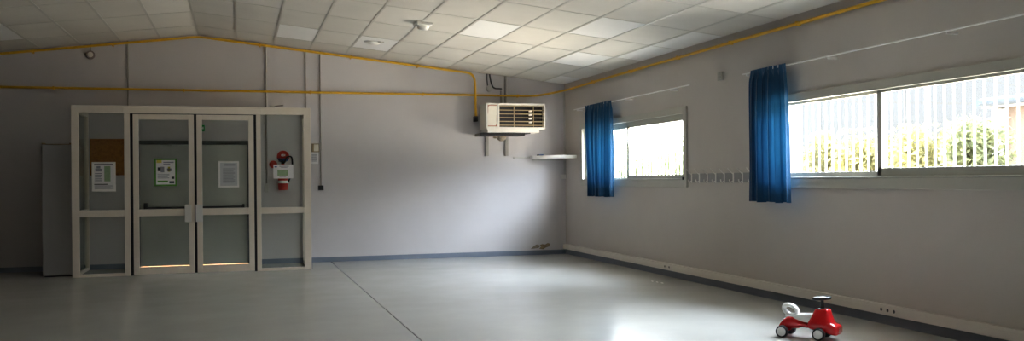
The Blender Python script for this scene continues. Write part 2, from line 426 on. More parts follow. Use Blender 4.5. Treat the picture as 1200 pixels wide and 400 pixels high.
# outside steel doors in the back wall, seen through the glass
for n, (x0, x1) in enumerate([(XD0 + .03, -.75), (-.746, XD1 - .03)]):
    d = sempty('door_%d' % (3 + n), ((x0 + x1) / 2, D, 0))
    MB().box(x0, x1, D + .02, D + .065, .022, ZD - .035, .003).build('leaf', M['extdoor'], d)
    if n == 0: MB().box(x1 - .03, x1 + .034, D + .0655, D + .075, .022, ZD - .036, .002).build('leak_stop_strip', M['extdoor'], d)  # unseen strip added to stop light leaking between the leaves
    m = MB().cyl((x0 + .1, D - .045, 1.005), (x1 - .06, D - .045, 1.005), .018)
    m.box(x0 + .06, x0 + .12, D - .06, D + .021, .96, 1.09, .006).box(x1 - .09, x1 - .05, D - .06, D + .021, .96, 1.05, .006)
    m.build('push_bar', M['dark'], d, True)
m = MB().box(XD0, XD0 + .03, D - .02, D + .1, 0.0005, ZD, .002).box(XD1 - .03, XD1, D - .02, D + .1, 0.0005, ZD, .002).box(XD0 - .05, XD1 + .05, D - .03, D + .1, ZD - .035, ZD + .03, .003)
structure(m.build('trim_2', M['extframe']))

# exit sign above the outside doors
es = thing('exit_sign', (-.70, D, 2.30), 'small green exit sign on the back wall behind the right glass door', 'sign')
m = MB().box(-.775, -.572, D - .03, D - .0005, 2.30, 2.405, .004)
yv = D - .0312   # running figure and arrow pictogram in white
for a, b, z0, z1 in ((-.608, -.590, 2.335, 2.375), (-.635, -.605, 2.35, 2.358), (-.703, -.685, 2.345, 2.376), (-.72, -.695, 2.322, 2.345), (-.69, -.67, 2.322, 2.347)):
    m.box(a, b, yv, yv + .0015, z0, z1, mi=1)
m.lathe((-.695, yv + .0015, 2.385), (0, -1, 0), [(.008, 0), (.008, .0015)], 12, mi=1)
m.build('housing', [M['exitgreen'], M['paper']], es)

# ------------------------------------------------------------------ notices
def notice(name, label, cat, x0, x1, z0, z1, y, prints, border=0.0, bmat='chrome', pmat='paper', thick=.006):
    t = thing(name, ((x0 + x1) / 2, y, z0), label, cat)
    if border:
        m = MB()
        m.box(x0, x0 + border, y - thick - .004, y, z0, z1, .002).box(x1 - border, x1, y - thick - .004, y, z0, z1, .002)
        m.box(x0 + border, x1 - border, y - thick - .004, y, z0, z0 + border, .002).box(x0 + border, x1 - border, y - thick - .004, y, z1 - border, z1, .002)
        m.build('frame', M[bmat], t)
    mb = MB().box(x0 + border * .5, x1 - border * .5, y - thick, y - .0005, z0 + border * .5, z1 - border * .5)
    ms = [M[pmat]]; ix = {}
    W = x1 - x0; H = z1 - z0
    for key, u0, u1, v0, v1 in prints:
        if key not in ix: ix[key] = len(ms); ms.append(M[key])
        mb.box(x0 + u0 * W, x0 + u1 * W, y - thick - .0012, y - thick, z1 - v1 * H, z1 - v0 * H, mi=ix[key])
    mb.build('paper', ms, t)
    return t
YG = F + .0265   # front face of the side lights
YD = F + .0175   # front face of the door glass
lines = lambda key, u0, u1, v0, v1, n: [(key, u0, u1 - (0.12 if i % 3 == 2 else 0) * (u1 - u0), v0 + (v1 - v0) * (i / n), v0 + (v1 - v0) * ((i + .45) / n)) for i in range(n)]
notice('framed_notice', 'white framed notice with green picture on the left side pane, in front of brown board', 'notice',
       -2.167, -1.83, 1.304, 1.755, YG,
       [('inkdark', .1, .9, .07, .10), ('ink', .2, .36, .14, .22), ('ink', .15, .42, .23, .32), ('inkgreen', .52, .78, .14, .66), ('inkdark', .1, .66, .745, .775)] + lines('ink', .13, .42, .38, .68, 5) + lines('ink', .12, .88, .80, .93, 4), .028, 'chrome')
notice('green_poster', 'white poster with a green border on the left glass door', 'poster',
       -1.275, -.945, 1.375, 1.806, YD,
       [('yellowink', .1, .33, .06, .16), ('ink', .4, .86, .12, .16), ('ink', .4, .7, .19, .22), ('inkdark', .15, .28, .32, .46), ('ink', .28, .44, .30, .5), ('yellowink', .6, .7, .3, .48), ('ink', .56, .76, .36, .46), ('inkdark', .76, .88, .66, .74)] + lines('ink', .14, .66, .56, .74, 4) + [('green', .14, .6, .8, .86), ('inkdark', .66, .88, .82, .9)], .026, 'green')
notice('sleeve_notice', 'silver framed notice with fine bluish print on the right glass door', 'notice',
       -.328, -.016, 1.344, 1.762, YD,
       lines('ink', .3, .82, .1, .2, 2) + lines('ink', .22, .8, .28, .84, 12), .026, 'chrome', 'papergrey')
notice('paper_sign', 'white paper sign on the right side pane, hiding the fire extinguisher top', 'sign',
       .514, .825, 1.479, 1.703, YG,
       [('bluesign', .06, .18, .12, .2), ('ink', .3, .78, .1, .15), ('ink', .38, .7, .2, .24), ('inkgreen', .2, .74, .38, .8), ('ink', .2, .74, .36, .39), ('ink', .3, .64, .84, .88)])

# brown cork board on the back wall inside the lobby
t = thing('cork_board', (-2.1, D, 1.56), 'brown cork pin board on the back wall behind the left side pane', 'board')
MB().box(-2.375, -1.74, D - .02, D - .0005, 1.56, 2.165, .003).build('panel', M['cork'], t)

# fire extinguisher, its sign and the alarm
fe = thing('fire_extinguisher', (.715, D - .1, 1.28), 'red fire extinguisher hanging on the back wall behind the white paper sign', 'fire extinguisher')
cx, cy = .715, D - .1
MB().lathe((cx, cy, 1.28), (0, 0, 1), [(.07, 0), (.082, .012), (.085, .03), (.085, .34), (.075, .385), (.045, .42), (.028, .435), (.025, .455)], 28).build('cylinder', M['redsign'], fe, True)
MB().lathe((cx, cy, 1.40), (0, 0, 1), [(.0857, 0), (.0862, .002), (.0862, .043), (.0857, .045)], 28).build('label_band', M['paper'], fe, True)
MB().box(cx - .03, cx + .03, cy - .02, cy + .02, 1.733, 1.775, .006).box(cx - .075, cx + .02, cy - .012, cy + .012, 1.775, 1.79, .004).box(cx - .08, cx + .0, cy - .012, cy + .012, 1.80, 1.815, .004).cyl((cx - .01, cy, 1.76), (cx - .01, cy, 1.82), .012).build('valve', M['black'], fe, True)
MB().tube(fillet([(cx + .03, cy, 1.755), (cx + .06, cy - .01, 1.86), (cx + .15, cy - .01, 1.87), (cx + .165, cy - .01, 1.72), (cx + .12, cy - .02, 1.50), (cx + .09, cy - .05, 1.43)], .07), .014).build('hose', M['black'], fe, True)
MB().box(cx - .05, cx + .05, cy + .07, D - .0005, 1.48, 1.62, .004).build('bracket', M['dark'], fe)
rs = thing('round_sign', (.724, D, 1.77), 'round red and blue fire sign above the extinguisher', 'sign')
def disc_part(z_lo, z_hi, mname, nm, r=.105, c=(.724, 1.866), y=D - .006):
    pts = []
    for k in range(48):
        a = 2 * PI * k / 48; px, pz = r * math.cos(a), r * math.sin(a)
        pts.append((c[0] + px, c[1] + max(z_lo, min(z_hi, pz))))
    b = MB(); n = len(pts)
    b.add([(x, y, z) for x, z in pts] + [(x, D - .0005, z) for x, z in pts], [list(range(n)), list(range(n, 2 * n))[::-1]] + [[i, (i + 1) % n, n + (i + 1) % n, n + i] for i in range(n)])
    return b.build(nm, M[mname], rs)
disc_part(-.03, .2, 'redsign', 'red_field'); disc_part(-.2, -.03, 'bluesign', 'blue_field')
MB().box(.69, .71, D - .008, D - .006, 1.875, 1.905).box(.715, .735, D - .008, D - .006, 1.87, 1.91).box(.74, .76, D - .008, D - .006, 1.875, 1.905).build('symbol', M['paper'], rs)
al = thing('fire_alarm_bell', (.555, D, 1.72), 'small round red alarm left of the fire extinguisher', 'alarm')
MB().lathe((.555, D - .0005, 1.73), (0, -1, 0), [(.06, 0), (.068, .008), (.066, .03), (.045, .045), (.02, .05)], 28).build('dome', M['redsign'], al, True)

# tall cabinet left of the lobby
cb = thing('tall_cabinet', (-2.69, 15.96, 0), 'tall plain grey metal cabinet left of the glazed entrance', 'cabinet')
x0, x1, y0, y1 = -2.90, -2.462, 15.50, 16.50
MB().box(x0, x1, y0 + .02, y1, .02, 2.03, .004).build('carcass', M['cab'], cb)
MB().box(x0 + .003, x1 - .003, y0, y0 + .019, .03, 2.02, .004).build('door', M['cab'], cb)
MB().box(x0 + .02, x1 - .02, y0 + .05, y1 - .03, .0005, .022).build('plinth', M['dark'], cb)
MB().box(x0, x0 + .05, y0, y0 + .06, 2.03, 2.055, .004).box(x1 - .05, x1, y0, y0 + .06, 2.03, 2.055, .004).box(x0 + .05, x1 - .05, y0 + .005, y0 + .03, 2.03, 2.04, .002).build('top_trim', M['plaster'], cb)

# ================================================================== PIPES, CONDUITS
yp = D - .122; yq_ = D - .076
g = thing('gas_pipe', (XR, yp, ZR - .07), 'yellow gas pipe following the sloping ceiling along the back wall', 'pipe')
path = [(LW + .02, yp, ceil_z(LW) - .06), (-3.7, yp, 3.515), (XR, yp, ZR - .047), (1.2, yp, 3.70), (4.155, yp, 3.385), (4.175, yp, 2.50)]
MB().tube(fillet(path, .16), .021).build('pipe', M['gas'], g, True)
MB().box(4.145, 4.205, yp - .03, D - .0005, 2.50, 2.60, .008).build('valve', M['black'], g)
for x, z in [(-3.2, 3.571), (-2.0, 3.724), (.35, 3.791), (1.9, 3.626), (3.1, 3.498)]: MB().box(x - .012, x + .012, yp - .024, D - .0005, z - .025, z + .025, .003).build('clamp', M['gas'], g)
g2 = thing('gas_pipe', (R - .05, 14, 3.117), 'yellow gas pipe crossing the back wall level, then following the right wall under the ceiling', 'pipe')
path = [(LW + .02, yq_, 2.995), (5.35, yq_, 2.99), (R - .04, yq_ - .03, 3.105), (R - .04, 14, 3.117), (R - .04, NY + .1, 3.117)]
MB().tube(fillet(path, .25), .020).build('pipe', M['gas'], g2, True)
for x in (-2.9, -.9, 1.2, 3.2, 5.0): MB().box(x - .012, x + .012, yq_ - .023, D - .0005, 2.966, 3.018, .003).build('clamp', M['gas'], g2)
for y in (15.0, 13.4, 11.75, 10.3, 8.85, 7.2): MB().box(R - .064, R - .0005, y - .012, y + .012, 3.092, 3.142, .003).build('clamp', M['gas'], g2)

def conduit(label, x, z0, z1, r=.013, key='conduit', y=D):
    t = thing('cable_conduit', (x, y, z0), label, 'conduit')
    MB().cyl((x, y - r, z0), (x, y - r, z1), r, 12).build('tube', M[key], t, True)
    return t
conduit('thin grey cable conduit rising left of the double doors, above the lobby roof', -1.78, 2.62, ceil_z(-1.78) - .002)
c1 = conduit('thin grey cable conduit running from ceiling to sockets behind the right side pane', .447, 1.40, ceil_z(.447) - .002, .015)
MB().box(.405, .475, D - .05, D - .0005, 1.25, 1.39, .006).build('socket_box', M['conduitL'], c1)
MB().box(.40, .452, D - .022, D - .0005, 2.42, 2.47, .006).build('coupling', M['conduitL'], c1)
conduit('thin grey cable conduit ending at the right top corner of the lobby', 1.121, 2.3, ceil_z(1.121) - .002)
c3 = conduit('grey cable conduit ending in a small black box right of the lobby', 1.372, 1.35, ceil_z(1.372) - .002)
MB().box(1.318, 1.412, D - .05, D - .0005, 1.27, 1.355, .006).build('end_box', M['black'], c3)
cc = thing('corner_conduit', (R - .03, D - .03, 1.44), 'pale vertical cable cover in the back right corner above a small white box', 'conduit')
MB().box(R - .03, R - .0005, D - .03, D - .0005, 1.51, 3.05, .003).build('cover', M['conduitL'], cc)
MB().box(R - .10, R - .0005, D - .05, D - .0005, 1.43, 1.515, .006).build('junction_box', M['white'], cc)
# cable stub and clamp on the lobby top
cs = thing('cable_stub', (.50, F + .1, ZT), 'short loose cable end lying on top of the lobby frame', 'cable')
MB().tube(fillet([(.40, F + .35, ZT + .009), (.50, F + .25, ZT + .012), (.58, F + .12, ZT + .035), (.68, F + .06, ZT + .04)], .06), .009).build('wire', M['conduit'], cs, True)
MB().box(.47, .53, F + .2, F + .3, ZT + .0005, ZT + .05, .006).build('clip', M['conduitL'], cs)

# light switch and note right of the lobby
ls = thing('light_switch', (1.277, D, 1.945), 'cream light switch plate right of the lobby above a paper note', 'switch')
MB().box(1.213, 1.343, D - .022, D - .0005, 1.945, 2.093, .006).build('plate', M['louvre'], ls)
MB().box(1.25, 1.335, D - .030, D - .021, 1.958, 2.08, .004).build('rocker', M['cream'], ls)
notice('paper_note', 'small white paper note under the cream light switch', 'note', 1.198, 1.328, 1.738, 1.935, D - .0005, lines('ink', .12, .85, .15, .85, 6), thick=.002)

# siren on the back wall, far left
sr = thing('round_siren', (-2.35, D, 3.55), 'small round siren on a short stem high on the back wall at left', 'alarm')
MB().lathe((-2.35, D - .0005, 3.55), (0, -1, 0), [(.06, 0), (.07, .01), (.07, .045), (.055, .07), (.048, .07)], 28).build('body', M['pinkpost'], sr, True)
MB().lathe((-2.345, D - .069, 3.55), (0, -1, 0), [(.045, 0), (.04, .012), (.02, .02)], 24).build('lens', M['cream'], sr, True)
MB().box(-2.354, -2.338, D - .016, D - .0005, 3.61, ceil_z(-2.34) - .004, .003).build('stem', M['conduit'], sr)

# ================================================================== HEATER
ht = thing('wall_heater', (4.79, D, 2.335), 'white warm air heater with louvred front mounted high on the back wall', 'heater')
hx0, hx1, hy0, hy1, hz0, hz1 = 4.235, 5.347, 15.95, 16.44, 2.335, 2.805
m = MB()
gx0, gx1, gz0, gz1 = 4.485, 5.318, 2.378, 2.768
m.box(hx0, gx0 - .035, hy0 + .012, hy1, hz0, hz1, .006)          # burner side
m.box(gx1, hx1, hy0 + .012, hy1, hz0, hz1, .006)
m.box(gx0 - .035, gx1, hy0 + .012, hy1, gz1, hz1, .004).box(gx0 - .035, gx1, hy0 + .012, hy1, hz0, gz0, .004)
m.box(gx0 - .035, gx1, hy1 - .02, hy1, gz0, gz1)
m.box(gx0 - .035, gx0, hy0 + .012, hy1, gz0, gz1)
m.build('casing', M['cream'], ht)
MB().box(hx0, hx0 + .022, hy0 - .004, hy0 + .012, hz0, hz1, .003).box(hx0, hx1, hy0 - .004, hy0 + .012, hz1 - .022, hz1, .003).box(gx1 + .006, hx1, hy0 - .004, hy0 + .012, hz0, hz1, .003).box(hx0, hx1, hy0 - .004, hy0 + .012, hz0, gz0 - .006, .003).box(gx0 - .04, gx0 - .008, hy0 - .004, hy0 + .012, hz0, hz1, .003).build('front_frame', M['white'], ht)
m = MB().box(hx0 + .024, gx0 - .044, hy0 - .001, hy0 + .011, gz0 + .0, hz1 - .03, .004)   # with rust-stained edges
px0, px1, pz0, pz1 = hx0 + .03, gx0 - .05, gz0 + .008, hz1 - .035
yq = hy0 - .002
def arc_patch(cxx, czz, sx, sz, w):
    vs = []; n = 8
    for i in range(n + 1):
        a = (PI / 2) * i / n
        vs.append((cxx + sx * w * (1 - math.cos(a)), yq, czz + sz * w * (1 - math.sin(a))))
    vs.append((cxx, yq, czz)); m.add(vs, [list(range(len(vs)))], 1)
arc_patch(px0, pz1, 1, -1, .07); arc_patch(px1, pz0, -1, 1, .075)
m.box(px0, px1, yq, yq + .0015, pz1 - .014, pz1, mi=1); m.box(px0, px1, yq, yq + .0015, pz0, pz0 + .014, mi=1); m.box(px0, px0 + .008, yq, yq + .0015, pz1 - .16, pz1, mi=1); m.box(px1 - .008, px1, yq, yq + .0015, pz0, pz0 + .2, mi=1)
m.build('side_panel', [M['cream'], M['stain']], ht)
MB().box(gx0, gx1, hy0 + .075, hy0 + .085, gz0, gz1).build('slot_shade', M['black'], ht)  # black sheet added to keep the louvre slots in shade
for i in range(6):
    z = gz0 + .03 + i * (gz1 - gz0 - .05) / 5
    b = MB(); h = .0085
    b.add([(gx0, hy0 + .004, z - h), (gx1, hy0 + .004, z - h), (gx1, hy0 + .004, z + h), (gx0, hy0 + .004, z + h),
           (gx0, hy0 + .055, z - h + .006), (gx1, hy0 + .055, z - h + .006), (gx1, hy0 + .055, z + h + .002), (gx0, hy0 + .055, z + h + .002)],
          [[0, 1, 2, 3], [4, 5, 6, 7], [0, 1, 5, 4], [2, 3, 7, 6], [0, 3, 7, 4], [1, 2, 6, 5]])
    b.build('louvre', M['louvre'], ht)
for x in (gx0 + .29, gx0 + .66): MB().box(x - .006, x + .006, hy0 + .058, hy0 + .07, gz0, gz1).build('mullion', M['louvre'], ht)
for i in range(4):
    z = gz0 + .085 + i * .068; MB().box(gx0 + .565, gx0 + .61, hy0 + .002, hy0 + .06, z - .016, z + .016, .004).build('louvre_clip', M['white'], ht)
MB().box(hx0 + .03, 5.236, hy0 + .02, hy1 - .02, 2.278, hz0, .006).build('drip_tray', M['white'], ht)
MB().box(4.145, 4.973, hy0 + .05, hy1, 2.222, 2.268, .004).box(4.2, 5.1, hy0 + .12, hy1 - .05, 2.262, 2.279).build('support_plate', M['black'], ht)
for x0, x1 in ((4.371, 4.432), (4.752, 4.811)):
    MB().box(x0, x1, D - .045, D - .0005, 1.868, 2.27, .003).box(x0, x1, hy1 - .1, D - .0005, 2.224, 2.262, .003).build('wall_bracket', M['conduit'], ht)
MB().lathe((4.60, 16.25, 2.222), (0, 0, -1), [(.085, 0), (.09, .02), (.075, .06), (.04, .085), (.02, .09)], 20).lathe((4.49, 16.25, 2.222), (0, 0, -1), [(.05, 0), (.05, .03), (.02, .04)], 16).build('motor', M['plasterW'], ht, True)
hp = thing('heater_flue', (4.774, D - .02, 2.8), 'dark grey pipe rising from the heater top to the ceiling', 'pipe')
MB().cyl((4.774, D - .025, 2.79), (4.774, D - .025, ceil_z(4.774) - .002), .024).build('tube', M['conduit'], hp, True)
hp2 = thing('heater_pipe', (4.69, D - .02, 2.8), 'short grey pipe stub standing on the heater top', 'pipe')
MB().cyl((4.685, D - .022, 2.79), (4.685, D - .022, 3.09), .021).build('tube', M['conduit'], hp2, True)
cj = thing('junction_box', (4.46, D, 3.12), 'small round white junction box above the heater with dark cables', 'junction box')
MB().lathe((4.46, D - .0005, 3.12), (0, -1, 0), [(.055, 0), (.06, .006), (.058, .035), (.045, .042)], 24).build('box', M['conduitL'], cj, True)
MB().tube(fillet([(4.43, D - .012, 3.18), (4.42, D - .012, 3.30), (4.42, D - .012, ceil_z(4.42) - .003)], .05), .011).tube(fillet([(4.47, D - .012, ceil_z(4.47) - .003), (4.49, D - .014, 3.25), (4.54, D - .014, 3.13), (4.70, D - .014, 3.125)], .08), .014).build('cable', M['dark'], cj, True)

# ================================================================== CORNER SHELF
sh = thing('corner_shelf', (5.6, D, 1.85), 'white rounded shelf in the back right corner at heater bracket height', 'shelf')
pts = [(5.24, D - .001), (5.24, D - .19)]
ctrl = [(5.24, D - .19), (5.45, D - .40), (5.64, D - .62), (R - .06, D - .66)]
for i in range(1, 13):
    t = i / 12; a, b, c, d_ = ctrl
    pts.append(tuple((1 - t) ** 3 * a[j] + 3 * t * (1 - t) ** 2 * b[j] + 3 * t * t * (1 - t) * c[j] + t ** 3 * d_[j] for j in (0, 1)))
pts += [(R - .02, D - .655), (R - .001, D - .63), (R - .001, D - .032), (R - .033, D - .032), (R - .033, D - .001)]
n = len(pts)
MB().add([(x, y, 1.812) for x, y in pts] + [(x, y, 1.868) for x, y in pts], [list(range(n))[::-1], list(range(n, 2 * n))] + [[i, (i + 1) % n, n + (i + 1) % n, n + i] for i in range(n)]).build('board', M['white'], sh)
MB().box(4.92, 5.30, D - .03, D - .0005, 1.82, 1.85, .003).box(5.30, 5.9, D - .03, D - .0005, 1.775, 1.812, .003).build('rail', M['conduitL'], sh)
pn = thing('blue_marker', (5.38, D - .2, 1.868), 'small blue and black marker lying on the corner shelf', 'marker')
MB().cyl((5.40, D - .10, 1.881), (5.44, D - .20, 1.881), .012, 12).build('barrel', M['bluesign'], pn, True)
MB().cyl((5.36, D - .0, 1.884) if False else (5.375, D - .04, 1.881), (5.40, D - .10, 1.881), .0125, 12).build('cap', M['black'], pn, True)

# ================================================================== CURTAINS AND RODS
def rod(label, y0, y1, z, brk):
    t = thing('curtain_rod', (R - .11, (y0 + y1) / 2, z), label, 'curtain rod')
    MB().cyl((R - .11, y0, z), (R - .11, y1, z), .0085, 12).build('rail', M['rod'], t, True)
    for y in brk: MB().box(R - .118, R - .0005, y - .007, y + .007, z - .03, z - .0085, .002).build('bracket', M['rod'], t)
rod('thin white curtain rod above the small back window', 11.27, 15.76, 2.685, (15.6, 13.4, 11.82))
rod('long thin white curtain rod above the wide front window', 5.2, 9.9, 2.672, (9.8, 8.2, 6.53))
def curtain(label, ytop, ybot, z0, z1, seed, folds):
    t = thing('curtain', (R - .12, sum(ytop) / 2, z0), label, 'curtain')
    rnd = random.Random(seed); NU, NV = 170, 46
    ph = [rnd.uniform(-.5, .5) for _ in range(folds + 2)]
    am = [rnd.uniform(.65, 1.25) for _ in range(folds + 2)]
    vs = []; fs = []
    for j in range(NV + 1):
        v = j / NV; z = z1 + (z0 - z1) * v
        s = min(1, v / .10); s = s * s * (3 - 2 * s)
        a = ytop[0] + (ybot[0] - ytop[0]) * (v ** .7); b = ytop[1] + (ybot[1] - ytop[1]) * (v ** .7)
        for i in range(NU + 1):
            u = i / NU; q = u * folds; k = int(q); f = q - k
            amp = (am[k] * (1 - f) + am[k + 1] * f); p = ph[k] * (1 - f) + ph[k + 1] * f
            w = math.sin(2 * PI * (q + p * .35 * s))
            w = math.copysign(abs(w) ** .8, w)
            head = .45 * math.sin(2 * PI * q * 2.0)
            depth = (.014 * head) * (1 - s) + (.038 * amp * w * (.75 + .35 * v)) * s
            y = b + (a - b) * u + .012 * s * math.sin(2 * PI * q * 2 + 1) + .01 * math.sin(3 * v + k)
            sway = .012 * math.sin(4 * v + u * 5)
            x = R - .142 - depth + sway * s
            vs.append((min(x, R - .128 if v < .05 else R - .06), y, z + (.006 * math.sin(q * 2.2) if j == NV else 0)))
    W = NU + 1
    for j in range(NV):
        for i in range(NU): fs.append([j * W + i, j * W + i + 1, (j + 1) * W + i + 1, (j + 1) * W + i])
    o = MB().add(vs, fs).build('cloth', M['curtain'], t, True)
    for p in o.data.polygons: p.use_smooth = True
    for i in range(folds):
        y = ytop[0] + (ytop[1] - ytop[0]) * (i + .5) / folds
        MB().box(R - .140, R - .1192, y - .004, y + .004, z1 - .035, z1 - .002, .001).build('hook', M['rod'], t)
curtain('blue curtain gathered over the left half of the small back window', (15.12, 13.93), (15.06, 13.87), 1.13, 2.705, 3, 9)
curtain('blue curtain gathered at the left end of the wide front window', (9.65, 8.93), (9.72, 8.83), 1.14, 2.69, 11, 7)

# ================================================================== COAT RACK, BOX, TRUNKING
cr = thing('coat_rack', (R, 10.7, 1.365), 'grey wall coat rack with a row of white hooks between the two windows', 'coat rack')
MB().box(R - .02, R - .0005, 9.45, 11.51, 1.362, 1.484, .003).build('board', M['hookboard'], cr)
for y in [11.40 - .222 * i for i in range(9)]:
    b = MB()
    b.box(R - .026, R - .019, y - .011, y + .011, 1.358, 1.486, .002)
    b.tube(fillet([(R - .024, y, 1.47), (R - .06, y, 1.50), (R - .10, y + .0, 1.545)], .03), .007, 8)
    b.tube(fillet([(R - .024, y, 1.385), (R - .06, y, 1.365), (R - .075, y, 1.385), (R - .075, y, 1.405)], .02), .007, 8)
    b.build('hook', M['hook'], cr, True)
tb = thing('wall_sensor', (R, 10.59, 2.675), 'small grey box high on the right wall between the curtains', 'sensor')
MB().box(R - .035, R - .0005, 10.53, 10.65, 2.675, 2.785, .006).build('case', M['winframe'], tb)
MB().box(R - .0365, R - .034, 10.555, 10.625, 2.70, 2.73, .0005).build('slot', M['conduit'], tb)

tr = thing('cable_trunking', (R - .03, 8, .099), 'cream cable trunking with sockets running low along the right wall', 'cable trunking')
MB().box(R - .06, R - .0005, NY + .05, D - .02, .099, .197, .005).box(R - .0625, R - .058, NY + .05, D - .02, .112, .168, .001).build('channel', M['trunk'], tr)
for ys_ in ([12.17, 12.03], [7.475, 7.385, 7.295], [3.2, 3.1]):
    for y in ys_:
        s = MB().box(R - .066, R - .060, y - .037, y + .037, .115, .182, .003).build('socket', M['trunk'], tr)
        MB().lathe((R - .0658, y, .149), (-1, 0, 0), [(.016, 0), (.016, .0012)], 16).build('socket_well', M['dark'], s)

# ================================================================== CEILING FITTINGS
def slope_basis(x): return math.atan(TR)
dl = thing('downlight', (2.07, 14.84, ceil_z(2.07)), 'round white fitting in a bright ceiling tile near the back wall', 'ceiling light')
nrm = Vector((-TR, 0, -1)).normalized()
p = Vector((2.05, 14.80, ceil_z(2.05)))
MB().lathe(p, nrm, [(.125, 0), (.125, .012), (.10, .03), (.05, .045), (.01, .05)], 28).build('dome', M['white'], dl, True)
p2 = Vector((2.17, 14.66, ceil_z(2.17)))
MB().lathe(p2, nrm, [(.05, 0), (.05, .012), (.02, .022)], 20).build('base', M['tile'], dl, True)
dt = thing('smoke_detector', (2.46, 12.66, ceil_z(2.46)), 'whitish smoke detector on a ceiling grid bar, right of the bright fitted tile', 'detector')
p = Vector((2.46, 12.62, ceil_z(2.46) - .006))
MB().box(p.x - .11, p.x + .11, p.y - .13, p.y + .13, p.z - .03, p.z + .018, .008).build('base', M['white'], dt)
MB().lathe(p + nrm * .028, nrm, [(.085, 0), (.085, .02), (.07, .05), (.04, .062), (.01, .066)], 28).build('sensor', M['white'], dt, True)

# ================================================================== RIDE-ON TOY
hd = math.atan2(-.78, .62)
org = Vector((4.700, 7.262, 0))     # under the rear axle centre
toy = thing('ride_on_toy', org, 'red and white toddler ride-on car with black steering wheel on the floor', 'toy car')
Rz = Matrix.Rotation(hd, 4, 'Z')
TS = .972
def L(u, v, w): return tuple(org + (Rz @ Vector((u, v, w)) * TS))
def ring(w, u0, u1, hv, n=28, e=3.2, tilt=0.0):
    out = []
    for k in range(n):
        a = 2 * PI * k / n; c, s = math.cos(a), math.sin(a)
        uu = (u0 + u1) / 2 + (u1 - u0) / 2 * math.copysign(abs(c) ** (2 / e), c); vv = hv * math.copysign(abs(s) ** (2 / e), s)
        out.append(L(uu, vv, w + tilt * (uu - (u0 + u1) / 2)))
    return out
def vring(u, hv, w0, w1, n=24, e=2.8):
    out = []
    for k in range(n):
        a = 2 * PI * k / n; c, s = math.cos(a), math.sin(a)
        out.append(L(u, hv * math.copysign(abs(c) ** (2 / e), c), (w0 + w1) / 2 + (w1 - w0) / 2 * math.copysign(abs(s) ** (2 / e), s)))
    return out
WB = .332; WR = .054; TRK = .112
b = MB()
b.loft([ring(.088, .225, .43, .085), ring(.10, .208, .45, .095), ring(.125, .208, .462, .099), ring(.15, .215, .452, .097), ring(.18, .230, .432, .090), ring(.22, .252, .418, .079), ring(.255, .270, .408, .070), ring(.268, .277, .403, .066), ring(.275, .288, .394, .058)])
b.loft([vring(.380, .085, .062, .182, e=4), vring(.40, .097, .052, .174, e=4), vring(.44, .102, .046, .154, e=4), vring(.466, .102, .045, .142, e=4), vring(.480, .098, .048, .132, e=4), vring(.486, .09, .058, .120, e=4)])
b.loft([vring(.245, .055, .085, .135), vring(.20, .050, .088, .128), vring(.165, .055, .092, .150), vring(.125, .072, .078, .178), vring(.08, .080, .074, .196), vring(.035, .080, .068, .192), vring(-.005, .078, .058, .168), vring(-.035, .073, .056, .128), vring(-.052, .06, .066, .094)])
b.cyl(L(0, -TRK + .02, WR), L(0, TRK - .02, WR), .022).cyl(L(WB, -TRK + .02, WR), L(WB, TRK - .02, WR), .022)
b.build('body', M['red'], toy, True)
b = MB()   # seat with its loop grip
lv = []; lf = []; NA, NB = 40, 14
for k in range(NA):
    a = 2 * PI * k / NA; ca, sa = math.cos(a), math.sin(a); ti = -.42
    nx, nz = ca / .062, sa / .038; q_ = math.hypot(nx, nz); nx /= q_; nz /= q_
    for t in range(NB):
        th = 2 * PI * t / NB; rr = .0195 * math.cos(th)
        du, dw = .066 * ca + nx * rr, .041 * sa + nz * rr
        lv.append(L(.046 + du * math.cos(ti) - dw * math.sin(ti), .034 * math.sin(th), .241 + du * math.sin(ti) + dw * math.cos(ti)))
        lf.append([k * NB + t, k * NB + (t + 1) % NB, ((k + 1) % NA) * NB + (t + 1) % NB, ((k + 1) % NA) * NB + t])
b.add(lv, lf)
b.loft([vring(.005, .030, .178, .20), vring(.03, .046, .168, .196), vring(.08, .058, .155, .200), vring(.13, .066, .150, .218), vring(.18, .068, .140, .221), vring(.22, .066, .140, .224), vring(.252, .060, .15, .226), vring(.27, .05, .165, .226)])
b.build('seat', M['seat'], toy, True)
st = MB().lathe(L(.334, 0, .272), (0, 0, 1), [(.024, 0), (.018, .01), (.014, .03), (.014, .075), (.02, .085)], 18)
st.build('steering_column', M['black'], toy, True)
sw = MB()
ax = (Rz @ Vector((-.10, 0, 1))).normalized(); c0 = Vector(L(.331, 0, .366))
uu = ax.orthogonal().normalized(); vv = ax.cross(uu)
sw.tube([c0 + (uu * math.cos(2 * PI * k / 36) + vv * math.sin(2 * PI * k / 36)) * .071 for k in range(36)], .0125, 12, True)
sw.lathe(c0 - ax * .010, ax, [(.062, 0), (.064, .004), (.03, .012), (.028, .016)], 28)
swo = sw.build('steering_wheel', M['black'], toy, True)
MB().lathe(c0 + ax * .0045, ax, [(.045, 0), (.04, .004), (.025, .008)], 24).build('steering_hub', M['conduit'], swo, True)
for u in (0, WB):
    for s in (-1, 1):
        v0 = s * TRK
        dirv = Rz @ Vector((0, s, 0))
        w = MB().lathe(Vector(L(u, v0 - s * .024, WR)), dirv, [(.036, 0), (.048, .002), (WR, .010), (WR, .038), (.050, .046), (.042, .048), (.040, .045)], 32).build('wheel', M['tyre'], toy, True)
        MB().lathe(Vector(L(u, v0 + s * .0185, WR)), dirv, [(.041, 0), (.041, .003), (.034, .0065), (.012, .0085)], 28).build('hub_cap', M['hub'], w, True)

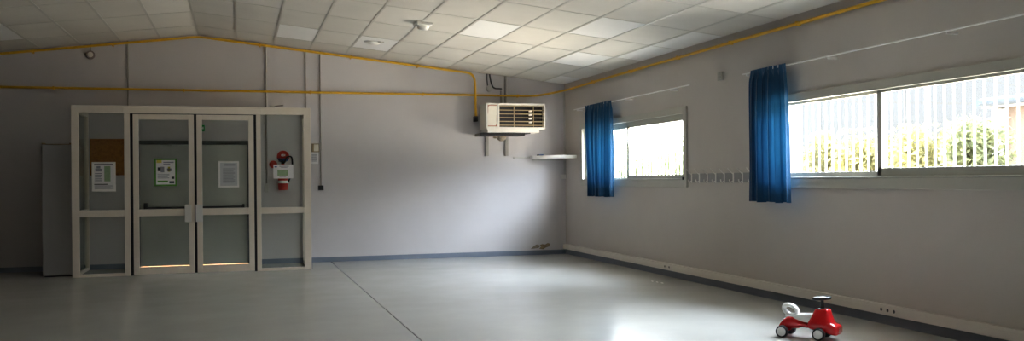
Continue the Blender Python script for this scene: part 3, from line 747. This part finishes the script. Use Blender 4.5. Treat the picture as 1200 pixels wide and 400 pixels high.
# ================================================================== OUTDOORS
structure(MB().box(R + T + .001, 60, -30, 70, -.3, -.05).build('ground_outside', M['ground']))
structure(MB().box(LW, R + T, D + T + .001, D + 6, -.3, -.02).build('glow_ground_outside', M['glowground']))  # added ground, orange to colour the light line under the doors

def grille(label, a, b, z0, z1):
    t = thing('window_grille', (R + .27, (a + b) / 2, z0), label, 'window bars')
    x = R + .27
    MB().box(x - .012, x + .012, a, b, z0 - .03, z0, .003).build('rail', M['bars'], t)
    MB().box(x - .012, x + .012, a, b, z1, z1 + .03, .003).build('rail', M['bars'], t)
    for y in (a + .05, b - .05): MB().box(R + T + .0005, x - .01, y - .015, y + .015, z1 + .003, z1 + .027, .002).build('fixing', M['bars'], t)
    bar0 = None; y = a + .03
    while y < b:
        if bar0 is None:
            bar0 = MB().cyl((x, y, z0 - .005), (x, y, z1 + .005), .0105, 10).build('bar', M['bars'], t, True); yb = y
        else:
            o = bar0.copy(); C.objects.link(o); o.parent = t; o.matrix_parent_inverse = bar0.matrix_parent_inverse.copy(); o.location.y += y - yb
        y += .1195
grille('white vertical security bars outside the small back window', 11.3, 16.4, 1.36, 2.62)
grille('white vertical security bars outside the wide front window', 5.3, 10.2, 1.36, 2.60)

def shrub(label, x, y, h, rx, ry, key, n, seed, z_lo=.25, tips=False, group=None):
    t = thing('shrub', (x, y, -.05), label, 'shrub', group=group); rnd = random.Random(seed)
    vs = []; fs = []
    lobes = [(x + rnd.uniform(-.5, .5) * rx, y + (-.8 + 1.6 * (k_ % 5) / 4 + rnd.uniform(-.1, .1)) * ry, (.28 + .25 * (k_ // 5) + rnd.uniform(-.04, .05)) * h, rnd.uniform(.42, .6)) for k_ in range(15)]
    for i in range(n):
        lx, ly, lz, lr = lobes[rnd.randrange(15)]
        th = rnd.uniform(0, 2 * PI); ph_ = math.acos(rnd.uniform(-1, 1)); rr = rnd.random() ** .35
        c = Vector((lx + rx * lr * rr * math.sin(ph_) * math.cos(th), ly + ry * lr * rr * math.sin(ph_) * math.sin(th), lz + h * .3 * rr * math.cos(ph_)))
        if tips and rnd.random() < .25: c.z += rnd.random() ** 2 * h * .22
        c.z = max(z_lo, min(c.z, h * 1.12))
        d = Vector((rnd.gauss(0, 1), rnd.gauss(0, 1), rnd.gauss(.5, 1))).normalized(); e = d.orthogonal().normalized()
        s = rnd.uniform(.045, .09)
        o = len(vs)
        vs += [c - d * s, c + e * s * .45, c + d * s, c - e * s * .45]; fs.append([o, o + 1, o + 2, o + 3])
    MB().add(vs, fs).build('foliage', M[key], t)
    m = MB()
    for i in range(7):
        lx, ly, lz, _ = lobes[i]
        m.tube([(x + rnd.uniform(-.1, .1), y + rnd.uniform(-.1, .1), -.05), ((x + lx) / 2, (y + ly) / 2, lz * .55), (lx, ly, lz)], [.03, .022, .01], 7)
    m.build('stem', M['stem'], t, True)
shrub('pale yellow-green shrub seen behind the bars beside the wide window curtain', 10.0, 14.6, 1.98, .7, .46, 'leafY', 6500, 1, tips=True)
shrub('yellow-tipped shrub left of the wide window centre post', 10.0, 13.27, 1.98, .7, .46, 'leafY', 6500, 2, tips=True)
shrub('yellow flowering shrub just right of the wide window centre post', 10.0, 11.95, 1.98, .7, .44, 'leafY', 6500, 3, tips=True)
shrub('green leafy shrub seen through the wide window beside the beige house', 10.1, 10.72, 2.08, .65, .42, 'leafG', 6500, 4)
for k, (x, y, h) in enumerate([(10.0, 20.0, 2.25), (10.0, 22.2, 2.15), (10.0, 24.6, 2.3)]):
    shrub('pale green shrub seen through the small back window, ' + ['nearest its right frame', 'in the middle of its right pane', 'nearest the blue curtain'][k], x, y, h, .9, .78, 'leafP', 5000, 20 + k, group='shrubs outside the small back window')

hs = thing('beige_house', (16, 10, -.05), 'beige house with blue-grey gutter seen through the right end of the wide window', 'house')
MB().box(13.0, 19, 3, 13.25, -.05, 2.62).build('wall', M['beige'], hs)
MB().box(12.93, 13.2, 13.1, 13.42, -.05, 2.60, .01).build('corner_post', M['outwhite'], hs)
MB().box(12.75, 19.2, 2.8, 13.45, 2.62, 2.74).build('eaves', M['outwhite'], hs)
MB().tube([(12.72, 2.8, 2.72), (12.72, 13.4, 2.72)], .075, 12).tube([(12.70, 13.48, 2.72), (19, 13.48, 2.72)], .06, 12).build('gutter', M['roofblue'], hs, True)
MB().add([(12.7, 2.8, 2.74), (19.2, 2.8, 2.74), (19.2, 13.5, 2.74), (12.7, 13.5, 2.74), (15.9, 2.8, 3.35), (15.9, 12.2, 3.35)], [[0, 1, 4], [0, 4, 5, 3], [1, 2, 5, 4], [2, 3, 5], [0, 3, 2, 1]]).build('roof', M['rooftile'], hs)
bl = thing('pale_building', (23, 27, -.05), 'pale grey building beyond the shrubs behind the wide window', 'building')
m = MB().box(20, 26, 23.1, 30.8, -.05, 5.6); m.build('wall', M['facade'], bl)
m = MB()
for i in range(8): m.box(19.97, 20.0, 23.1 + i * 1.1 - .015, 23.1 + i * 1.1 + .015, -.05, 5.6)
m.build('panel_joint', M['outwhite'], bl)
MB().box(19.8, 26.2, 22.9, 31, 5.6, 5.8).build('roof', M['outwhite'], bl)
ps = thing('pale_post', (9.0, 13.55, -.05), 'pale pinkish post behind the bars at the left of the wide window', 'post')
MB().box(8.93, 9.07, 13.47, 13.63, -.05, 2.75, .01).build('shaft', M['pinkpost'], ps)
MB().box(8.91, 9.09, 13.45, 13.65, 2.75, 2.79, .008).build('cap', M['outwhite'], ps)

# ================================================================== LIGHT
w = bpy.data.worlds.new('sky'); sc.world = w; w.use_nodes = True
nt = w.node_tree; bg = nt.nodes['Background']
tc = nt.nodes.new('ShaderNodeTexCoord'); sp = nt.nodes.new('ShaderNodeSeparateXYZ'); rp = nt.nodes.new('ShaderNodeValToRGB')
rp.color_ramp.elements[0].position = 0.0; rp.color_ramp.elements[0].color = (1.0, .98, .95, 1)
rp.color_ramp.elements[1].position = 0.7; rp.color_ramp.elements[1].color = (.72, .86, 1.0, 1)
nt.links.new(tc.outputs['Generated'], sp.inputs[0]); nt.links.new(sp.outputs['Z'], rp.inputs['Fac']); nt.links.new(rp.outputs['Color'], bg.inputs['Color'])
bg.inputs['Strength'].default_value = 3.2

def lamp(name, kind, loc, direction, energy, col, **kw):
    l = bpy.data.lights.new(name, kind); l.energy = energy; l.color = col
    for k, v in kw.items(): setattr(l, k, v)
    o = bpy.data.objects.new(name, l); C.objects.link(o); o.location = loc
    o.rotation_euler = Vector(direction).to_track_quat('-Z', 'Y').to_euler()
    return o
lamp('sun', 'SUN', (12, 12, 12), (-.19, -.2, -.96), 7.0, (1, .94, .84), angle=math.radians(1))
# area lamps added outside each window to imitate ground bounce and skylight
for i, (a, b, z0, z1) in enumerate(WIN):
    lamp('bounce_fill', 'AREA', (R + 2.6, (a + b) / 2, .15), (-1, .1, .62), [760, 380][i], (1, .90, .75), shape='RECTANGLE', size=(b - a) * 1.3, size_y=2.6)
    lamp('sky_fill', 'AREA', (R + 2.0, (a + b) / 2 - [.4, -.2][i], 3.5), (-1, [.35, -.1][i], [-.72, -1.0][i]), [560, 620][i], (.80, .88, 1), shape='RECTANGLE', size=(b - a) * 1.1, size_y=1.8)

# ================================================================== CAMERA
cam = bpy.data.cameras.new('camera'); co = bpy.data.objects.new('camera', cam); C.objects.link(co)
fw = Vector((0.28295, 0.959134, 0.001024)); rt = Vector((0.959094, -0.282927, -0.009495)); up = Vector((0.008817, -0.003669, 0.999954))
co.matrix_world = Matrix(((rt.x, up.x, -fw.x, 0), (rt.y, up.y, -fw.y, 0), (rt.z, up.z, -fw.z, 1.427578), (0, 0, 0, 1)))
cam.sensor_width = 36; cam.lens = 36 * 1080 / 1200; cam.shift_y = 9.437 / 1200
cam.clip_start = .05; cam.clip_end = 300
sc.camera = co
sc.view_settings.view_transform = 'Standard'
sc.view_settings.look = 'None'
sc.view_settings.exposure = 1.86
sc.view_settings.gamma = 0.88
sc.cycles.use_denoising = True
sc.cycles.max_bounces = 12; sc.cycles.diffuse_bounces = 8; sc.cycles.transparent_max_bounces = 16
sc.cycles.sample_clamp_indirect = 8
